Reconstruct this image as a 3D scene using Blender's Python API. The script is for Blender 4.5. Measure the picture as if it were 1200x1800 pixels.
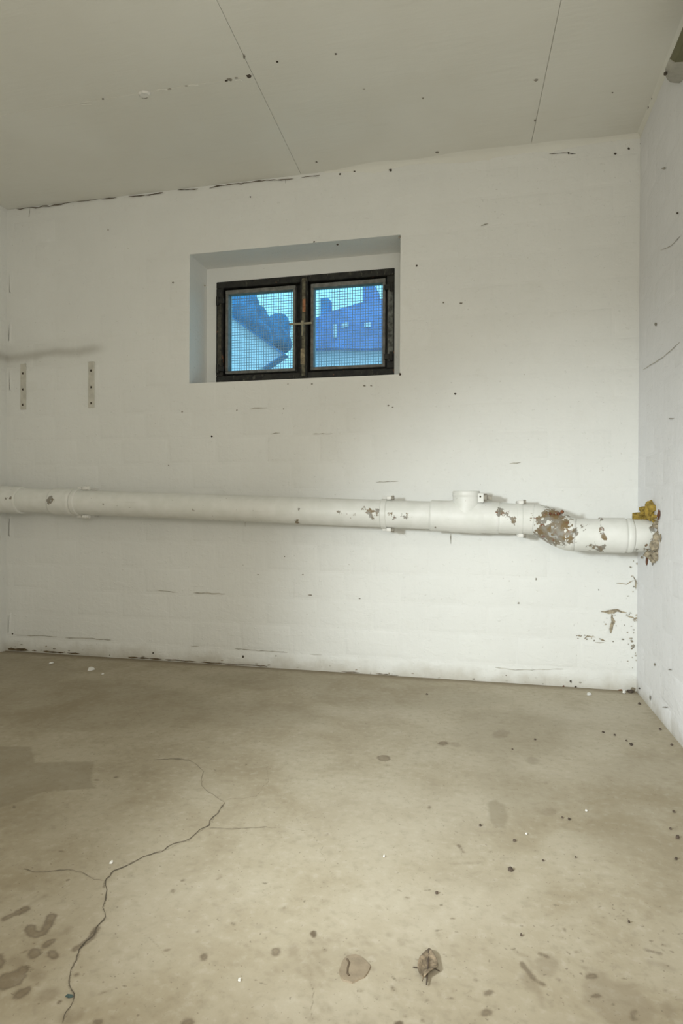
import bpy, bmesh, math, random
import numpy as np
from mathutils import Vector, Matrix, noise

for o in list(bpy.data.objects):
    bpy.data.objects.remove(o)
S = bpy.context.scene
COL = S.collection
random.seed(7)
rng = np.random.default_rng(7)

# ------------------------------------------------------------------ camera
F = 1106.57
CAM = Vector((2.5069, -2.8867, 0.7698))
FW = Vector((-0.2242, 0.9745, -0.0052)).normalized()
RT = Vector((0.9745, 0.2242, 0.0047)); RT = (RT - FW * RT.dot(FW)).normalized()
UP = RT.cross(FW).normalized()
cd = bpy.data.cameras.new('camera'); cam = bpy.data.objects.new('camera', cd); COL.objects.link(cam)
cd.sensor_fit = 'VERTICAL'; cd.sensor_height = 36.0; cd.lens = F / 1800 * 36.0
cd.clip_start = 0.02; cd.clip_end = 200
M = Matrix.Identity(4)
for i in range(3):
    M[i][0] = RT[i]; M[i][1] = UP[i]; M[i][2] = -FW[i]; M[i][3] = CAM[i]
cam.matrix_world = M
S.camera = cam

# ------------------------------------------------------------------ world (blue dusk), lamps, exposure
w = bpy.data.worlds.new('dusk'); S.world = w; w.use_nodes = True
bg = w.node_tree.nodes['Background']
bg.inputs[0].default_value = (0.24, 0.66, 0.86, 1); bg.inputs[1].default_value = 2.1

def light(name, kind, loc, aim, energy, col, **kw):
    d = bpy.data.lights.new(name, kind); d.energy = energy; d.color = col
    for k, v in kw.items(): setattr(d, k, v)
    o = bpy.data.objects.new(name, d); COL.objects.link(o); o.location = loc
    o.rotation_euler = (Vector(aim) - Vector(loc)).to_track_quat('-Z', 'Y').to_euler()
    return o
# unseen spot added left of the camera, aimed at the lower right corner
light('added_spot', 'SPOT', (1.62, -2.80, 0.94), (3.02, 0, -0.05), 180, (0.91, 0.985, 1.0),
      spot_size=math.radians(65), spot_blend=1.0, shadow_soft_size=0.10)
# omni fill added behind the camera to lift ceiling and upper wall
light('added_fill', 'POINT', (2.50, -3.15, 1.12), (2.5, -3.15, 0), 41, (1.0, 0.96, 0.86), shadow_soft_size=0.25)
S.view_settings.view_transform = 'Standard'; S.view_settings.look = 'None'
S.view_settings.exposure = 0.0; S.view_settings.gamma = 1.0
S.view_settings.use_curve_mapping = False

# ------------------------------------------------------------------ measuring helpers (photo pixel -> point on a plane of the room)
W, H, YF = 3.1327, 2.36, -4.3
def ray(x, y): return FW + RT * ((x - 600) / F) + UP * ((900 - y) / F)
def onY(x, y, Y=0.0): d = ray(x, y); return CAM + d * ((Y - CAM.y) / d.y)
def onZ(x, y, Z=0.0): d = ray(x, y); return CAM + d * ((Z - CAM.z) / d.z)
def onX(x, y, X=W): d = ray(x, y); return CAM + d * ((X - CAM.x) / d.x)

# ------------------------------------------------------------------ object helpers
def tag(o, label=None, cat=None, group=None, kind=None):
    for k, v in (('label', label), ('category', cat), ('group', group), ('kind', kind)):
        if v: o[k] = v
    return o
def link(name, me, mat, parent=None, smooth=False):
    o = bpy.data.objects.new(name, me); COL.objects.link(o)
    if mat and not me.materials: me.materials.append(mat)
    if parent: o.parent = parent
    if smooth and len(me.polygons): me.polygons.foreach_set('use_smooth', [True] * len(me.polygons))
    return o
def empty(name, loc=(0, 0, 0)):
    o = bpy.data.objects.new(name, None); COL.objects.link(o); o.location = loc; o.empty_display_size = .1
    return o
def mesh(name, v, f):
    me = bpy.data.meshes.new(name); me.from_pydata([tuple(p) for p in v], [], f); me.update(); return me
def frombm(name, bm):
    bmesh.ops.recalc_face_normals(bm, faces=bm.faces)
    me = bpy.data.meshes.new(name); bm.to_mesh(me); bm.free(); return me
def addbox(bm, a, b, bevel=0.0, seg=1):
    r = bmesh.ops.create_cube(bm, size=1.0); vs = r['verts']
    for v in vs:
        v.co = Vector([(a[i] + b[i]) / 2 + v.co[i] * (b[i] - a[i]) for i in range(3)])
    if bevel:
        es = list({e for v in vs for e in v.link_edges})
        bmesh.ops.bevel(bm, geom=es, offset=bevel, segments=seg, affect='EDGES', profile=.6)
def boxobj(name, boxes, mat, parent=None, bevel=0.0, seg=1):
    bm = bmesh.new()
    for a, b in boxes: addbox(bm, a, b, bevel, seg)
    return link(name, frombm(name, bm), mat, parent)
def addcyl(bm, p, q, r, seg=16, r2=None):
    p, q = Vector(p), Vector(q); d = q - p
    m = Matrix.Translation((p + q) / 2) @ d.to_track_quat('Z', 'Y').to_matrix().to_4x4()
    bmesh.ops.create_cone(bm, cap_ends=True, segments=seg, radius1=r, radius2=r if r2 is None else r2, depth=d.length, matrix=m)
def child(o, parent):
    o.parent = parent; o.matrix_parent_inverse = Matrix.Translation(parent.location).inverted(); return o

# ------------------------------------------------------------------ materials
def newmat(name):
    m = bpy.data.materials.new(name); m.use_nodes = True
    return m, m.node_tree, m.node_tree.nodes['Principled BSDF']
class NB:
    """small node helper"""
    def __init__(s, nt): s.nt = nt
    def n(s, t, **kw):
        x = s.nt.nodes.new(t)
        for k, v in kw.items(): setattr(x, k, v)
        return x
    def set(s, sock, v):
        if isinstance(v, bpy.types.NodeSocket): s.nt.links.new(v, sock)
        else: sock.default_value = v
    def math(s, op, a, b=0.0, c=0.0, clamp=False):
        x = s.n('ShaderNodeMath', operation=op, use_clamp=clamp)
        s.set(x.inputs[0], a); s.set(x.inputs[1], b); s.set(x.inputs[2], c); return x.outputs[0]
    def step(s, v, lo, hi):
        x = s.n('ShaderNodeMapRange', interpolation_type='SMOOTHSTEP', clamp=True)
        s.set(x.inputs[0], v); x.inputs[1].default_value = lo; x.inputs[2].default_value = hi; return x.outputs[0]
    def noise(s, vec, scale, detail=4, rough=.55, dist=0.0):
        x = s.n('ShaderNodeTexNoise'); s.set(x.inputs['Vector'], vec); x.inputs['Scale'].default_value = scale
        x.inputs['Detail'].default_value = detail; x.inputs['Roughness'].default_value = rough
        x.inputs['Distortion'].default_value = dist; return x.outputs[0]
    def voro(s, vec, scale, feature='F1'):
        x = s.n('ShaderNodeTexVoronoi', feature=feature); s.set(x.inputs['Vector'], vec); x.inputs['Scale'].default_value = scale
        return x.outputs['Distance']
    def mix(s, fac, a, b, mode='MIX'):
        x = s.n('ShaderNodeMix', data_type='RGBA', blend_type=mode); s.set(x.inputs[0], fac)
        for i, v in ((6, a), (7, b)):
            if isinstance(v, bpy.types.NodeSocket): s.nt.links.new(v, x.inputs[i])
            else: x.inputs[i].default_value = (*v[:3], 1)
        return x.outputs[2]
    def pos(s): return s.n('ShaderNodeNewGeometry').outputs['Position']
    def xyz(s, v):
        x = s.n('ShaderNodeSeparateXYZ'); s.set(x.inputs[0], v); return x.outputs
    def scale(s, v, sc):
        x = s.n('ShaderNodeVectorMath', operation='MULTIPLY'); s.set(x.inputs[0], v); x.inputs[1].default_value = sc; return x.outputs[0]
    def attr(s, name): return s.n('ShaderNodeAttribute', attribute_name=name).outputs['Fac']
    def bump(s, h, strength, dist, prev=None):
        x = s.n('ShaderNodeBump'); x.inputs['Strength'].default_value = strength; x.inputs['Distance'].default_value = dist
        s.set(x.inputs['Height'], h)
        if prev is not None: s.set(x.inputs['Normal'], prev)
        return x.outputs[0]
def flat(name, col, rough=.7, metal=0.0, var=.25, scale=30, bump=.15):
    m, nt, b = newmat(name); k = NB(nt); p = k.pos()
    n = k.noise(p, scale, 5)
    k.set(b.inputs['Base Color'], k.mix(k.step(n, .3, .7), [c * (1 - var) for c in col], [min(1, c * (1 + var * .6)) for c in col]))
    b.inputs['Roughness'].default_value = rough; b.inputs['Metallic'].default_value = metal
    if bump: k.set(b.inputs['Normal'], k.bump(k.noise(p, scale * 4, 3), bump, .002))
    return m

def wall_paint(name, base, soot=False):
    m, nt, b = newmat(name); k = NB(nt); p = k.pos(); X = k.xyz(p)
    big = k.noise(p, 1.7, 4); mid = k.noise(p, 9, 5); spk = k.noise(p, 70, 2)
    c = k.mix(k.step(big, .3, .75), [v * .955 for v in base], base)
    c = k.mix(k.math('MULTIPLY', k.step(mid, .58, .75), .16), c, [base[0] * .86, base[1] * .845, base[2] * .79])
    c = k.mix(k.math('MULTIPLY', k.step(spk, .71, .76), .35), c, (.40, .38, .33))
    # splash dirt just above the floor
    foot = k.math('MULTIPLY', k.step(k.math('ADD', X[2], k.math('MULTIPLY', k.math('SUBTRACT', mid, .5), .14)), .075, -.02), .55)
    c = k.mix(foot, c, (.42, .37, .27))
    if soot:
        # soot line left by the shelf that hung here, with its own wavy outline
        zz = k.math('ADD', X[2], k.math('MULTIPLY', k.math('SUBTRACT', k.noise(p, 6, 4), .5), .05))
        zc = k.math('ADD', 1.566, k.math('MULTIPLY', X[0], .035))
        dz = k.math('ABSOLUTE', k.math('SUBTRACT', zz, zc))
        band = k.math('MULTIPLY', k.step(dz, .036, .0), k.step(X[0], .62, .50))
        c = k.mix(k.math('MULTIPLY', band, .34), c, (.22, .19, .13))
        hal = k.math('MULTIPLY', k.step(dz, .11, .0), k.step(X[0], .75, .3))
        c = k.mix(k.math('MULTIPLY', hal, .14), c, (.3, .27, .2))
    k.set(b.inputs['Base Color'], c)
    b.inputs['Roughness'].default_value = .62
    st = k.noise(k.scale(p, (55, 55, 7)), 1.0, 3)       # upright brush marks
    n1 = k.bump(st, .22, .005)
    n2 = k.bump(k.noise(p, 16, 5, .6), .30, .012, n1)
    n3 = k.bump(k.step(k.noise(p, 45, 3), .62, .78), .5, .003, n2)
    n3 = k.bump(k.step(k.noise(k.scale(p, (1, 1, 2.5)), 9, 4), .55, .6), .25, .002, n3)
    k.set(b.inputs['Normal'], n3)
    return m
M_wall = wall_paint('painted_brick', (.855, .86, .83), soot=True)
M_side = wall_paint('painted_brick_cool', (.89, .895, .915))
def ceil_paint():
    m, nt, b = newmat('ceiling_paint'); k = NB(nt); p = k.pos()
    c = k.mix(k.step(k.noise(p, 1.3, 4), .3, .7), (.765, .755, .69), (.82, .82, .765))
    c = k.mix(k.math('MULTIPLY', k.step(k.noise(k.scale(p, (1, 7, 1)), 5, 4), .6, .8), .12), c, (.55, .52, .44))
    k.set(b.inputs['Base Color'], c); b.inputs['Roughness'].default_value = .75
    n1 = k.bump(k.noise(p, 120, 3), .12, .002)
    k.set(b.inputs['Normal'], k.bump(k.noise(k.scale(p, (3, 14, 1)), 1.5, 3), .18, .01, n1))
    return m
M_ceil = ceil_paint()

def concrete():
    m, nt, b = newmat('concrete_floor'); k = NB(nt); p = k.pos(); X = k.xyz(p)
    big = k.noise(p, 1.1, 5, .6, .4); mid = k.noise(p, 5, 6, .62, .3); fine = k.noise(p, 45, 5, .6); spk = k.noise(p, 130, 2)
    c = k.mix(k.step(big, .32, .68), (0.346, 0.289, 0.193), (0.467, 0.413, 0.308))
    c = k.mix(k.math('MULTIPLY', k.step(mid, .42, .66), .65), c, (0.486, 0.435, 0.333))
    c = k.mix(k.math('MULTIPLY', k.step(mid, .5, .30), .45), c, (0.328, 0.275, 0.188))
    c = k.mix(k.math('MULTIPLY', k.step(fine, .5, .70), .34), c, (0.280, 0.239, 0.171))
    c = k.mix(k.math('MULTIPLY', k.step(fine, .48, .30), .26), c, (0.598, 0.551, 0.462))
    c = k.mix(k.math('MULTIPLY', k.step(spk, .67, .73), .55), c, (0.150, 0.120, 0.085))
    wob = k.math('MULTIPLY', k.math('SUBTRACT', k.noise(p, 60, 4), .5), .011)
    wob2 = k.math('MULTIPLY', k.math('SUBTRACT', k.noise(p, 11, 5), .5), .12)
    def st(name, soft, wb): return k.step(k.math('ADD', k.attr(name), wb), soft, -soft)
    lt = k.math('MULTIPLY', st('pale', .09, wob2), .16)
    c = k.mix(lt, c, (0.561, 0.511, 0.419))
    damp = k.math('MULTIPLY', st('damp', .06, wob2), .28)
    c = k.mix(damp, c, (0.243, 0.199, 0.124))
    dsh = k.math('MULTIPLY', st('damp_sharp', .006, wob), .46)
    c = k.mix(dsh, c, (0.234, 0.196, 0.128))
    s1 = k.math('MULTIPLY', st('stain_faint', .007, wob), .36)
    c = k.mix(s1, c, (0.216, 0.169, 0.111))
    s2 = k.math('MULTIPLY', st('stain_mid', .0055, wob), k.math('ADD', .36, k.math('MULTIPLY', fine, .5)))
    c = k.mix(s2, c, (0.159, 0.116, 0.068))
    ring = k.math('MULTIPLY', k.step(k.math('ABSOLUTE', k.math('ADD', k.attr('stain_mid'), k.math('ADD', wob, .002))), .004, .0), .35)
    c = k.mix(ring, c, (0.103, 0.075, 0.051))
    s3 = k.math('MULTIPLY', st('stain_dark', .003, wob), .8)
    c = k.mix(s3, c, (0.094, 0.062, 0.034))
    w3 = k.math('MULTIPLY', k.math('SUBTRACT', k.noise(p, 160, 2), .5), .003)
    ck = k.math('MULTIPLY', st('crack', .0011, w3), .85)
    c = k.mix(ck, c, (0.080, 0.062, 0.043))
    hk = k.math('MULTIPLY', st('hairline', .0014, w3), .6)
    c = k.mix(hk, c, (0.131, 0.106, 0.068))
    # dirt lying along the foot of the back wall
    gr = k.math('MULTIPLY', k.step(k.math('ADD', X[1], k.math('MULTIPLY', k.math('SUBTRACT', mid, .5), .10)), -.075, .0), .62)
    c = k.mix(gr, c, (0.159, 0.116, 0.065))
    k.set(b.inputs['Base Color'], c)
    b.inputs['Roughness'].default_value = .72
    hgt = k.math('SUBTRACT', k.math('MULTIPLY', fine, .35), k.math('MULTIPLY', ck, 1.2))
    n1 = k.bump(hgt, .35, .004)
    k.set(b.inputs['Normal'], k.bump(spk, .10, .001, n1))
    return m
M_floor = concrete()

def pipe_paint():
    m, nt, b = newmat('pipe_paint'); k = NB(nt); p = k.pos()
    fine = k.noise(p, 55, 5, .65); mid = k.noise(p, 16, 4); X = k.xyz(p)
    base = k.mix(k.step(mid, .3, .7), (.765, .77, .725), (.83, .83, .795))
    base = k.mix(k.math('MULTIPLY', k.step(k.noise(k.scale(p, (4, 60, 60)), 1, 3), .6, .8), .12), base, (.5, .47, .4))
    chip = k.step(k.math('ADD', k.attr('chip'), k.math('MULTIPLY', k.math('SUBTRACT', fine, .5), 1.7)), .50, .56)
    spk = k.step(k.noise(k.scale(p, (40, 90, 90)), 1, 2), .735, .76)
    col = k.mix(k.step(k.noise(p, 24, 3), .38, .62), (.30, .285, .25), (.22, .155, .075))
    col = k.mix(k.step(k.noise(p, 47, 3), .60, .68), col, (.22, .10, .06))
    col = k.mix(k.step(k.noise(p, 35, 3), .62, .66), col, (.44, .44, .42))
    c = k.mix(k.math('MAXIMUM', chip, k.math('MULTIPLY', spk, .75)), base, col)
    k.set(b.inputs['Base Color'], c); b.inputs['Roughness'].default_value = .48
    n1 = k.bump(chip, .5, -.0015 if False else .0015); n1.node.invert = True
    k.set(b.inputs['Normal'], k.bump(k.noise(p, 30, 4), .2, .004, n1))
    return m
M_pipe = pipe_paint()
M_gap = flat('dark_gap', (.085, .070, .052), .95, var=.4)
M_crack = flat('crack_shadow', (.15, .125, .09), .95, var=.4)
M_hair = flat('hairline_crack', (.30, .26, .19), .95, var=.4)
M_faint = flat('thin_joint', (.50, .475, .41), .9, var=.3)
M_mortar = flat('bare_mortar', (.38, .325, .235), .95, var=.45, scale=60, bump=.5)
M_greymort = flat('grey_chip', (.34, .315, .265), .95, var=.4, scale=60)
M_dirt = flat('brown_dirt', (.15, .11, .06), .95, var=.4, scale=50)
M_rust = flat('rust', (.22, .085, .04), .9, var=.5, scale=60)
M_white = flat('white_flake', (.82, .81, .77), .7, var=.1)
M_steel = None
def old_steel():
    m, nt, b = newmat('weathered_steel'); k = NB(nt); p = k.pos()
    n = k.noise(p, 30, 5, .6); n2 = k.noise(k.scale(p, (1, 1, .35)), 55, 4)
    c = k.mix(k.step(n, .35, .65), (.006, .006, .006), (.026, .025, .020))
    c = k.mix(k.math('MULTIPLY', k.step(n2, .60, .70), .6), c, (.13, .125, .095))
    c = k.mix(k.math('MULTIPLY', k.step(k.noise(p, 22, 3), .66, .72), .8), c, (.20, .085, .04))
    k.set(b.inputs['Base Color'], c); b.inputs['Roughness'].default_value = .6
    k.set(b.inputs['Normal'], k.bump(n, .3, .003)); return m
M_steel = old_steel()
M_sash = flat('grey_sash_paint', (.20, .20, .185), .55, var=.3, scale=40)
M_mull = flat('olive_mullion', (.17, .155, .105), .7, var=.55, scale=45)
M_brass = flat('dull_latch', (.36, .33, .24), .45, metal=.3, var=.2)
M_wire = flat('zinc_wire', (.42, .52, .62), .5, var=.1, bump=0)
def glass():
    m = bpy.data.materials.new('window_glass'); m.use_nodes = True; nt = m.node_tree; nt.nodes.clear(); k = NB(nt)
    o = k.n('ShaderNodeOutputMaterial'); t = k.n('ShaderNodeBsdfTransparent'); t.inputs[0].default_value = (.93, .97, 1, 1)
    g = k.n('ShaderNodeBsdfGlossy'); g.inputs['Roughness'].default_value = .12
    mx = k.n('ShaderNodeMixShader'); mx.inputs[0].default_value = .05
    nt.links.new(t.outputs[0], mx.inputs[1]); nt.links.new(g.outputs[0], mx.inputs[2]); nt.links.new(mx.outputs[0], o.inputs[0])
    return m
M_glass = glass()

# ------------------------------------------------------------------ floor
step = 0.004
xs = np.arange(-0.004, W + 0.004 + step, step); ys = np.arange(-2.16, 0.0 + step, step)
ys[-1] = 0.004
GX, GY = np.meshgrid(xs, ys); NXv, NYv = len(xs), len(ys)
BIG = 0.4
ATT = {n: np.full(GX.shape, BIG, np.float32) for n in
       ('pale', 'damp', 'damp_sharp', 'stain_faint', 'stain_mid', 'stain_dark', 'crack', 'hairline')}
def window_of(P, pad):
    x0, x1 = P[:, 0].min() - pad, P[:, 0].max() + pad; y0, y1 = P[:, 1].min() - pad, P[:, 1].max() + pad
    i0, i1 = np.searchsorted(xs, [x0, x1]); j0, j1 = np.searchsorted(ys, [y0, y1])
    return slice(j0, j1), slice(i0, i1)
def seg_dist(X, Y, P, closed):
    D = np.full(X.shape, 1e9); n = len(P)
    for i in range(n if closed else n - 1):
        a, b = P[i], P[(i + 1) % n]; d = b - a; L = max(d @ d, 1e-12)
        t = np.clip(((X - a[0]) * d[0] + (Y - a[1]) * d[1]) / L, 0, 1)
        D = np.minimum(D, np.hypot(X - a[0] - t * d[0], Y - a[1] - t * d[1]))
    return D
def fl(pts): return np.array([onZ(*q)[:2] for q in pts])
def poly(att, pts, pad=.35):
    P = fl(pts); s = window_of(P, pad); X, Y = GX[s], GY[s]
    if X.size == 0: return
    D = seg_dist(X, Y, P, True); ins = np.zeros(X.shape, bool); n = len(P)
    for i in range(n):
        a, b = P[i], P[(i + 1) % n]
        if a[1] == b[1]: continue
        c = ((a[1] > Y) != (b[1] > Y)) & (X < (b[0] - a[0]) * (Y - a[1]) / (b[1] - a[1]) + a[0]); ins ^= c
    ATT[att][s] = np.minimum(ATT[att][s], np.where(ins, -D, D))
def ell(att, cx, cy, rx, ry, ang=0.0, jit=.16):
    ph = random.random() * 6.3; c, s_ = math.cos(math.radians(ang)), math.sin(math.radians(ang)); pts = []
    for i in range(18):
        t = i / 18 * 2 * math.pi; r = 1 + jit * math.sin(2 * t + ph) * .6 + jit * random.uniform(-.5, .5)
        u, v = rx * r * math.cos(t), ry * r * math.sin(t); pts.append((cx + u * c - v * s_, cy + u * s_ + v * c))
    poly(att, pts, .06 if max(rx, ry) < 40 else .3)
def line(att, pts, wm, jit=0.0, pad=.05):
    P = fl(pts)
    if jit:
        Q = []
        for i in range(len(P) - 1):
            n = max(1, int(np.linalg.norm(P[i + 1] - P[i]) / .018))
            for j in range(n): Q.append(P[i] + (P[i + 1] - P[i]) * j / n + rng.normal(size=2) * jit * (j > 0))
        Q.append(P[-1]); P = np.array(Q)
    for i in range(0, len(P) - 1):
        seg = P[i:i + 2]; s = window_of(seg, pad); X, Y = GX[s], GY[s]
        if X.size: ATT[att][s] = np.minimum(ATT[att][s], seg_dist(X, Y, seg, False) - wm * (random.uniform(.45, 1.3) if jit else 1))

line('hairline', [(395, 1411), (367, 1450), (332, 1477), (295, 1492), (250, 1507), (200, 1530), (184, 1550), (186, 1580), (181, 1600), (186, 1612), (170, 1630), (142, 1665), (125, 1705), (121, 1732), (131, 1747), (125, 1767), (110, 1798)], .0019, .0024)
for c in ([(180, 1547), (150, 1537), (120, 1528), (60, 1532), (42, 1527)], [(395, 1411), (375, 1397), (355, 1382), (357, 1355), (332, 1335), (275, 1335)],
          [(400, 1405), (450, 1400), (472, 1370), (470, 1340)], [(367, 1455), (430, 1456), (500, 1452), (540, 1460)], [(545, 1725), (552, 1800)],
          [(250, 1640), (300, 1690)], [(560, 1480), (585, 1545)], [(235, 1240), (258, 1283)], [(700, 1390), (760, 1420)], [(250, 1250), (215, 1280)]):
    line('hairline', c, .0009, .003)
poly('damp_sharp', [(-30, 1312), (55, 1312), (62, 1340), (165, 1338), (160, 1375), (170, 1385), (75, 1392), (30, 1410), (-30, 1430)])
ell('damp', 900, 1290, 95, 50); ell('damp', 20, 1180, 120, 25); ell('damp', 560, 1195, 220, 16); ell('damp', 1120, 1420, 120, 90)
ell('damp', 930, 1400, 70, 40); ell('damp', 160, 1240, 200, 50); ell('damp', 440, 1255, 120, 26); ell('damp', 720, 1225, 180, 22); ell('damp', 1190, 1500, 70, 90)
ell('damp', 35, 1430, 70, 35)
poly('pale', [(835, 1262), (852, 1262), (862, 1390), (850, 1400)]); ell('pale', 1050, 1265, 80, 28); ell('pale', 700, 1440, 200, 60); ell('pale', 740, 1640, 170, 120)
ell('pale', 560, 1740, 120, 60); ell('pale', 300, 1600, 150, 80); ell('pale', 1020, 1350, 120, 14); ell('pale', 640, 1255, 60, 14)
ell('damp_sharp', 875, 1430, 14, 30, -20, .3); ell('damp', 885, 1365, 30, 60, -4)
ell('stain_faint', 880, 1290, 16, 7); ell('stain_faint', 800, 1308, 10, 4); ell('stain_faint', 936, 1337, 11, 7); ell('stain_faint', 780, 1307, 13, 4)
ell('stain_mid', 674, 1332, 12, 5); ell('stain_faint', 964, 1427, 14, 7); ell('stain_mid', 778, 1306, 9, 3)
line('stain_mid', [(90, 1610), (86, 1624), (76, 1638), (64, 1643), (54, 1638), (53, 1630)], .0085)
ell('stain_mid', 85, 1658, 13, 5, -28); ell('stain_mid', 60, 1675, 12, 9); ell('stain_mid', 93, 1678, 9, 9); ell('stain_faint', 117, 1635, 7, 5, -20)
line('stain_mid', [(8, 1615), (22, 1608), (28, 1606)], .006); line('stain_mid', [(32, 1603), (44, 1598)], .009); line('stain_faint', [(44, 1598), (60, 1585), (80, 1573)], .003)
ell('stain_mid', 18, 1722, 28, 16, -25); ell('stain_mid', 38, 1745, 19, 7, -32); ell('stain_faint', 68, 1715, 14, 10, -20); ell('stain_faint', 85, 1748, 20, 11, -25)
ell('stain_faint', 32, 1690, 14, 10); ell('stain_mid', 40, 1705, 12, 7, -30); ell('stain_mid', -2, 1690, 10, 14); line('stain_dark', [(40, 1696), (48, 1698), (56, 1704)], .002)
line('stain_mid', [(170, 1632), (160, 1648), (146, 1660), (132, 1668)], .006); ell('stain_faint', 118, 1790, 14, 14); ell('stain_faint', 140, 1784, 14, 6, -50)
ell('stain_mid', 172, 1797, 10, 6); ell('stain_mid', 358, 1682, 6, 6); ell('stain_mid', 484, 1673, 8, 7); ell('stain_faint', 486, 1706, 6, 5); ell('stain_dark', 551, 1642, 6, 6)
ell('stain_mid', 329, 1798, 13, 8); ell('stain_dark', 104, 1762, 3.5, 4); ell('stain_faint', 515, 1670, 9, 14)
ell('stain_mid', 858, 1744, 7, 5); ell('stain_mid', 855, 1779, 9, 6); ell('stain_dark', 700, 1798, 8, 5)
ell('stain_faint', 962, 1697, 20, 20, 20); line('stain_mid', [(917, 1692), (928, 1708), (942, 1722), (952, 1728)], .0042); line('stain_faint', [(938, 1722), (946, 1742), (953, 1766)], .004)
line('stain_faint', [(905, 1672), (925, 1680), (940, 1700)], .003); ell('stain_faint', 930, 1725, 20, 12, 35); line('stain_mid', [(948, 1675), (962, 1681)], .003)
ell('stain_mid', 1039, 1715, 12, 5, -8); ell('stain_mid', 1048, 1749, 8, 4); ell('stain_faint', 1085, 1760, 62, 40, 0, .3); ell('stain_faint', 1060, 1735, 30, 26, 0, .3); ell('stain_mid', 1113, 1785, 4, 9, -10)
line('stain_mid', [(1134, 1668), (1150, 1672), (1160, 1675)], .003); line('stain_faint', [(1140, 1690), (1165, 1695), (1182, 1703)], .006); ell('stain_faint', 1175, 1775, 12, 14)
line('stain_faint', [(800, 1518), (845, 1515)], .003); ell('stain_faint', 735, 1610, 0.1, .1)
line('stain_faint', [(765, 1290), (770, 1292)], .004); line('stain_mid', [(806, 1485), (814, 1497)], .003)
for _ in range(130):                                             # scattered drips and scuffs
    x, y = random.uniform(0, 1200), 1290 + 510 * random.random() ** .7
    ell(random.choice(['stain_faint', 'stain_faint', 'stain_mid', 'hairline']), x, y, random.uniform(1, 4.5), random.uniform(.7, 2.2), random.uniform(-40, 40), .5)
for _ in range(120):
    x, y = random.uniform(380, 1200), random.uniform(1560, 1800)
    ell(random.choice(['stain_faint', 'hairline', 'stain_faint']), x, y, random.uniform(1.5, 7), random.uniform(.6, 1.8), random.uniform(-10, 60), .6)
for _ in range(80):
    x, y = random.uniform(520, 760), random.uniform(1640, 1800)
    ell('stain_faint', x, y, random.uniform(3, 10), random.uniform(1, 3), random.uniform(0, 60), .5)

V = np.zeros((NXv * NYv, 3), np.float32); V[:, 0] = GX.ravel(); V[:, 1] = GY.ravel()
zn = np.zeros(GX.shape)
for fx, fy, a, ph in ((3.1, 2.2, .0003, 0), (7.3, -5.1, .0002, 1), (-4.4, 9.0, .0002, 2)): zn += a * np.sin(GX * fx + GY * fy + ph)
V[:, 2] = zn.ravel() - .0008
idx = np.arange(NXv * NYv).reshape(NYv, NXv)
Fq = np.stack([idx[:-1, :-1], idx[:-1, 1:], idx[1:, 1:], idx[1:, :-1]], -1).reshape(-1, 4)
fm = bpy.data.meshes.new('floor'); fm.vertices.add(len(V)); fm.vertices.foreach_set('co', V.ravel())
fm.loops.add(Fq.size); fm.loops.foreach_set('vertex_index', Fq.ravel().astype(np.int32))
fm.polygons.add(len(Fq)); fm.polygons.foreach_set('loop_start', np.arange(0, Fq.size, 4, dtype=np.int32))
fm.update(calc_edges=True); fm.validate()
for n, a in ATT.items():
    at = fm.attributes.new(n, 'FLOAT', 'POINT'); at.data.foreach_set('value', a.ravel().astype(np.float32))
# the rest of the slab towards the door, same mesh object
floor = tag(link('floor', fm, M_floor, smooth=True), 'worn grey concrete cellar floor with cracks and damp stains', None, kind='structure')
rest = mesh('slab_behind', [(-.004, YF, -.003), (W + .004, YF, -.003), (W + .004, -2.155, -.003), (-.004, -2.155, -.003)], [(0, 1, 2, 3)])
for n in ATT: rest.attributes.new(n, 'FLOAT', 'POINT').data.foreach_set('value', [BIG] * 4)
link('floor_slab', rest, M_floor, floor)

# ------------------------------------------------------------------ walls
OX0, OX1, OZ0, OZ1 = 1.062, 2.115, 1.39, 2.031      # opening at the room face
IX0, IX1, IZ0, IZ1 = 1.117, 2.060, 1.43, 1.957      # steel frame opening
T1, T2 = .20, .36
def ring(y0, y1, a, b, c, d, X0=-.25, X1=W + .25, Z0=-.15, Z1=H + .2):
    return [((X0, y0, Z0), (X1, y1, c)), ((X0, y0, d), (X1, y1, Z1)), ((X0, y0, c), (a, y1, d)), ((b, y0, c), (X1, y1, d))]
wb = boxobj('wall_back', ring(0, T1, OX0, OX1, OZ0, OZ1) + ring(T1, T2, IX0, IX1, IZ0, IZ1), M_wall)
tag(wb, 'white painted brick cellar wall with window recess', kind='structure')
wr = boxobj('wall_right', [((W, YF, -.15), (W + .25, 0, H + .2))], M_side); tag(wr, 'cool white painted brick wall at the right', kind='structure')
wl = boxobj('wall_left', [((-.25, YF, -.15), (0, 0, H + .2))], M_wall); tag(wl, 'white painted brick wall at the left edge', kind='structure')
DX0, DX1, DZ = .9, 1.8, 2.0
wf = boxobj('wall_front', [((-.25, YF - .25, -.15), (DX0, YF, H + .2)), ((DX1, YF - .25, -.15), (W + .25, YF, H + .2)), ((DX0, YF - .25, DZ), (DX1, YF, H + .2)), ((DX0, YF - .25, -.15), (DX1, YF, -.003))], M_wall)
tag(wf, 'white painted wall behind the viewpoint with a door', kind='structure')
dr = boxobj('door_1', [((DX0, YF - .12, -.002), (DX1, YF - .07, DZ))], flat('door_paint', (.55, .54, .5)), bevel=.003)
tag(dr, 'closed grey cellar door', kind='structure')
bm = bmesh.new(); addcyl(bm, (1.72, YF - .07, 1.0), (1.72, YF - .02, 1.0), .012); addbox(bm, (1.60, YF - .035, .99), (1.73, YF - .02, 1.01), .003)
link('handle', frombm('handle', bm), M_brass, dr)

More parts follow.
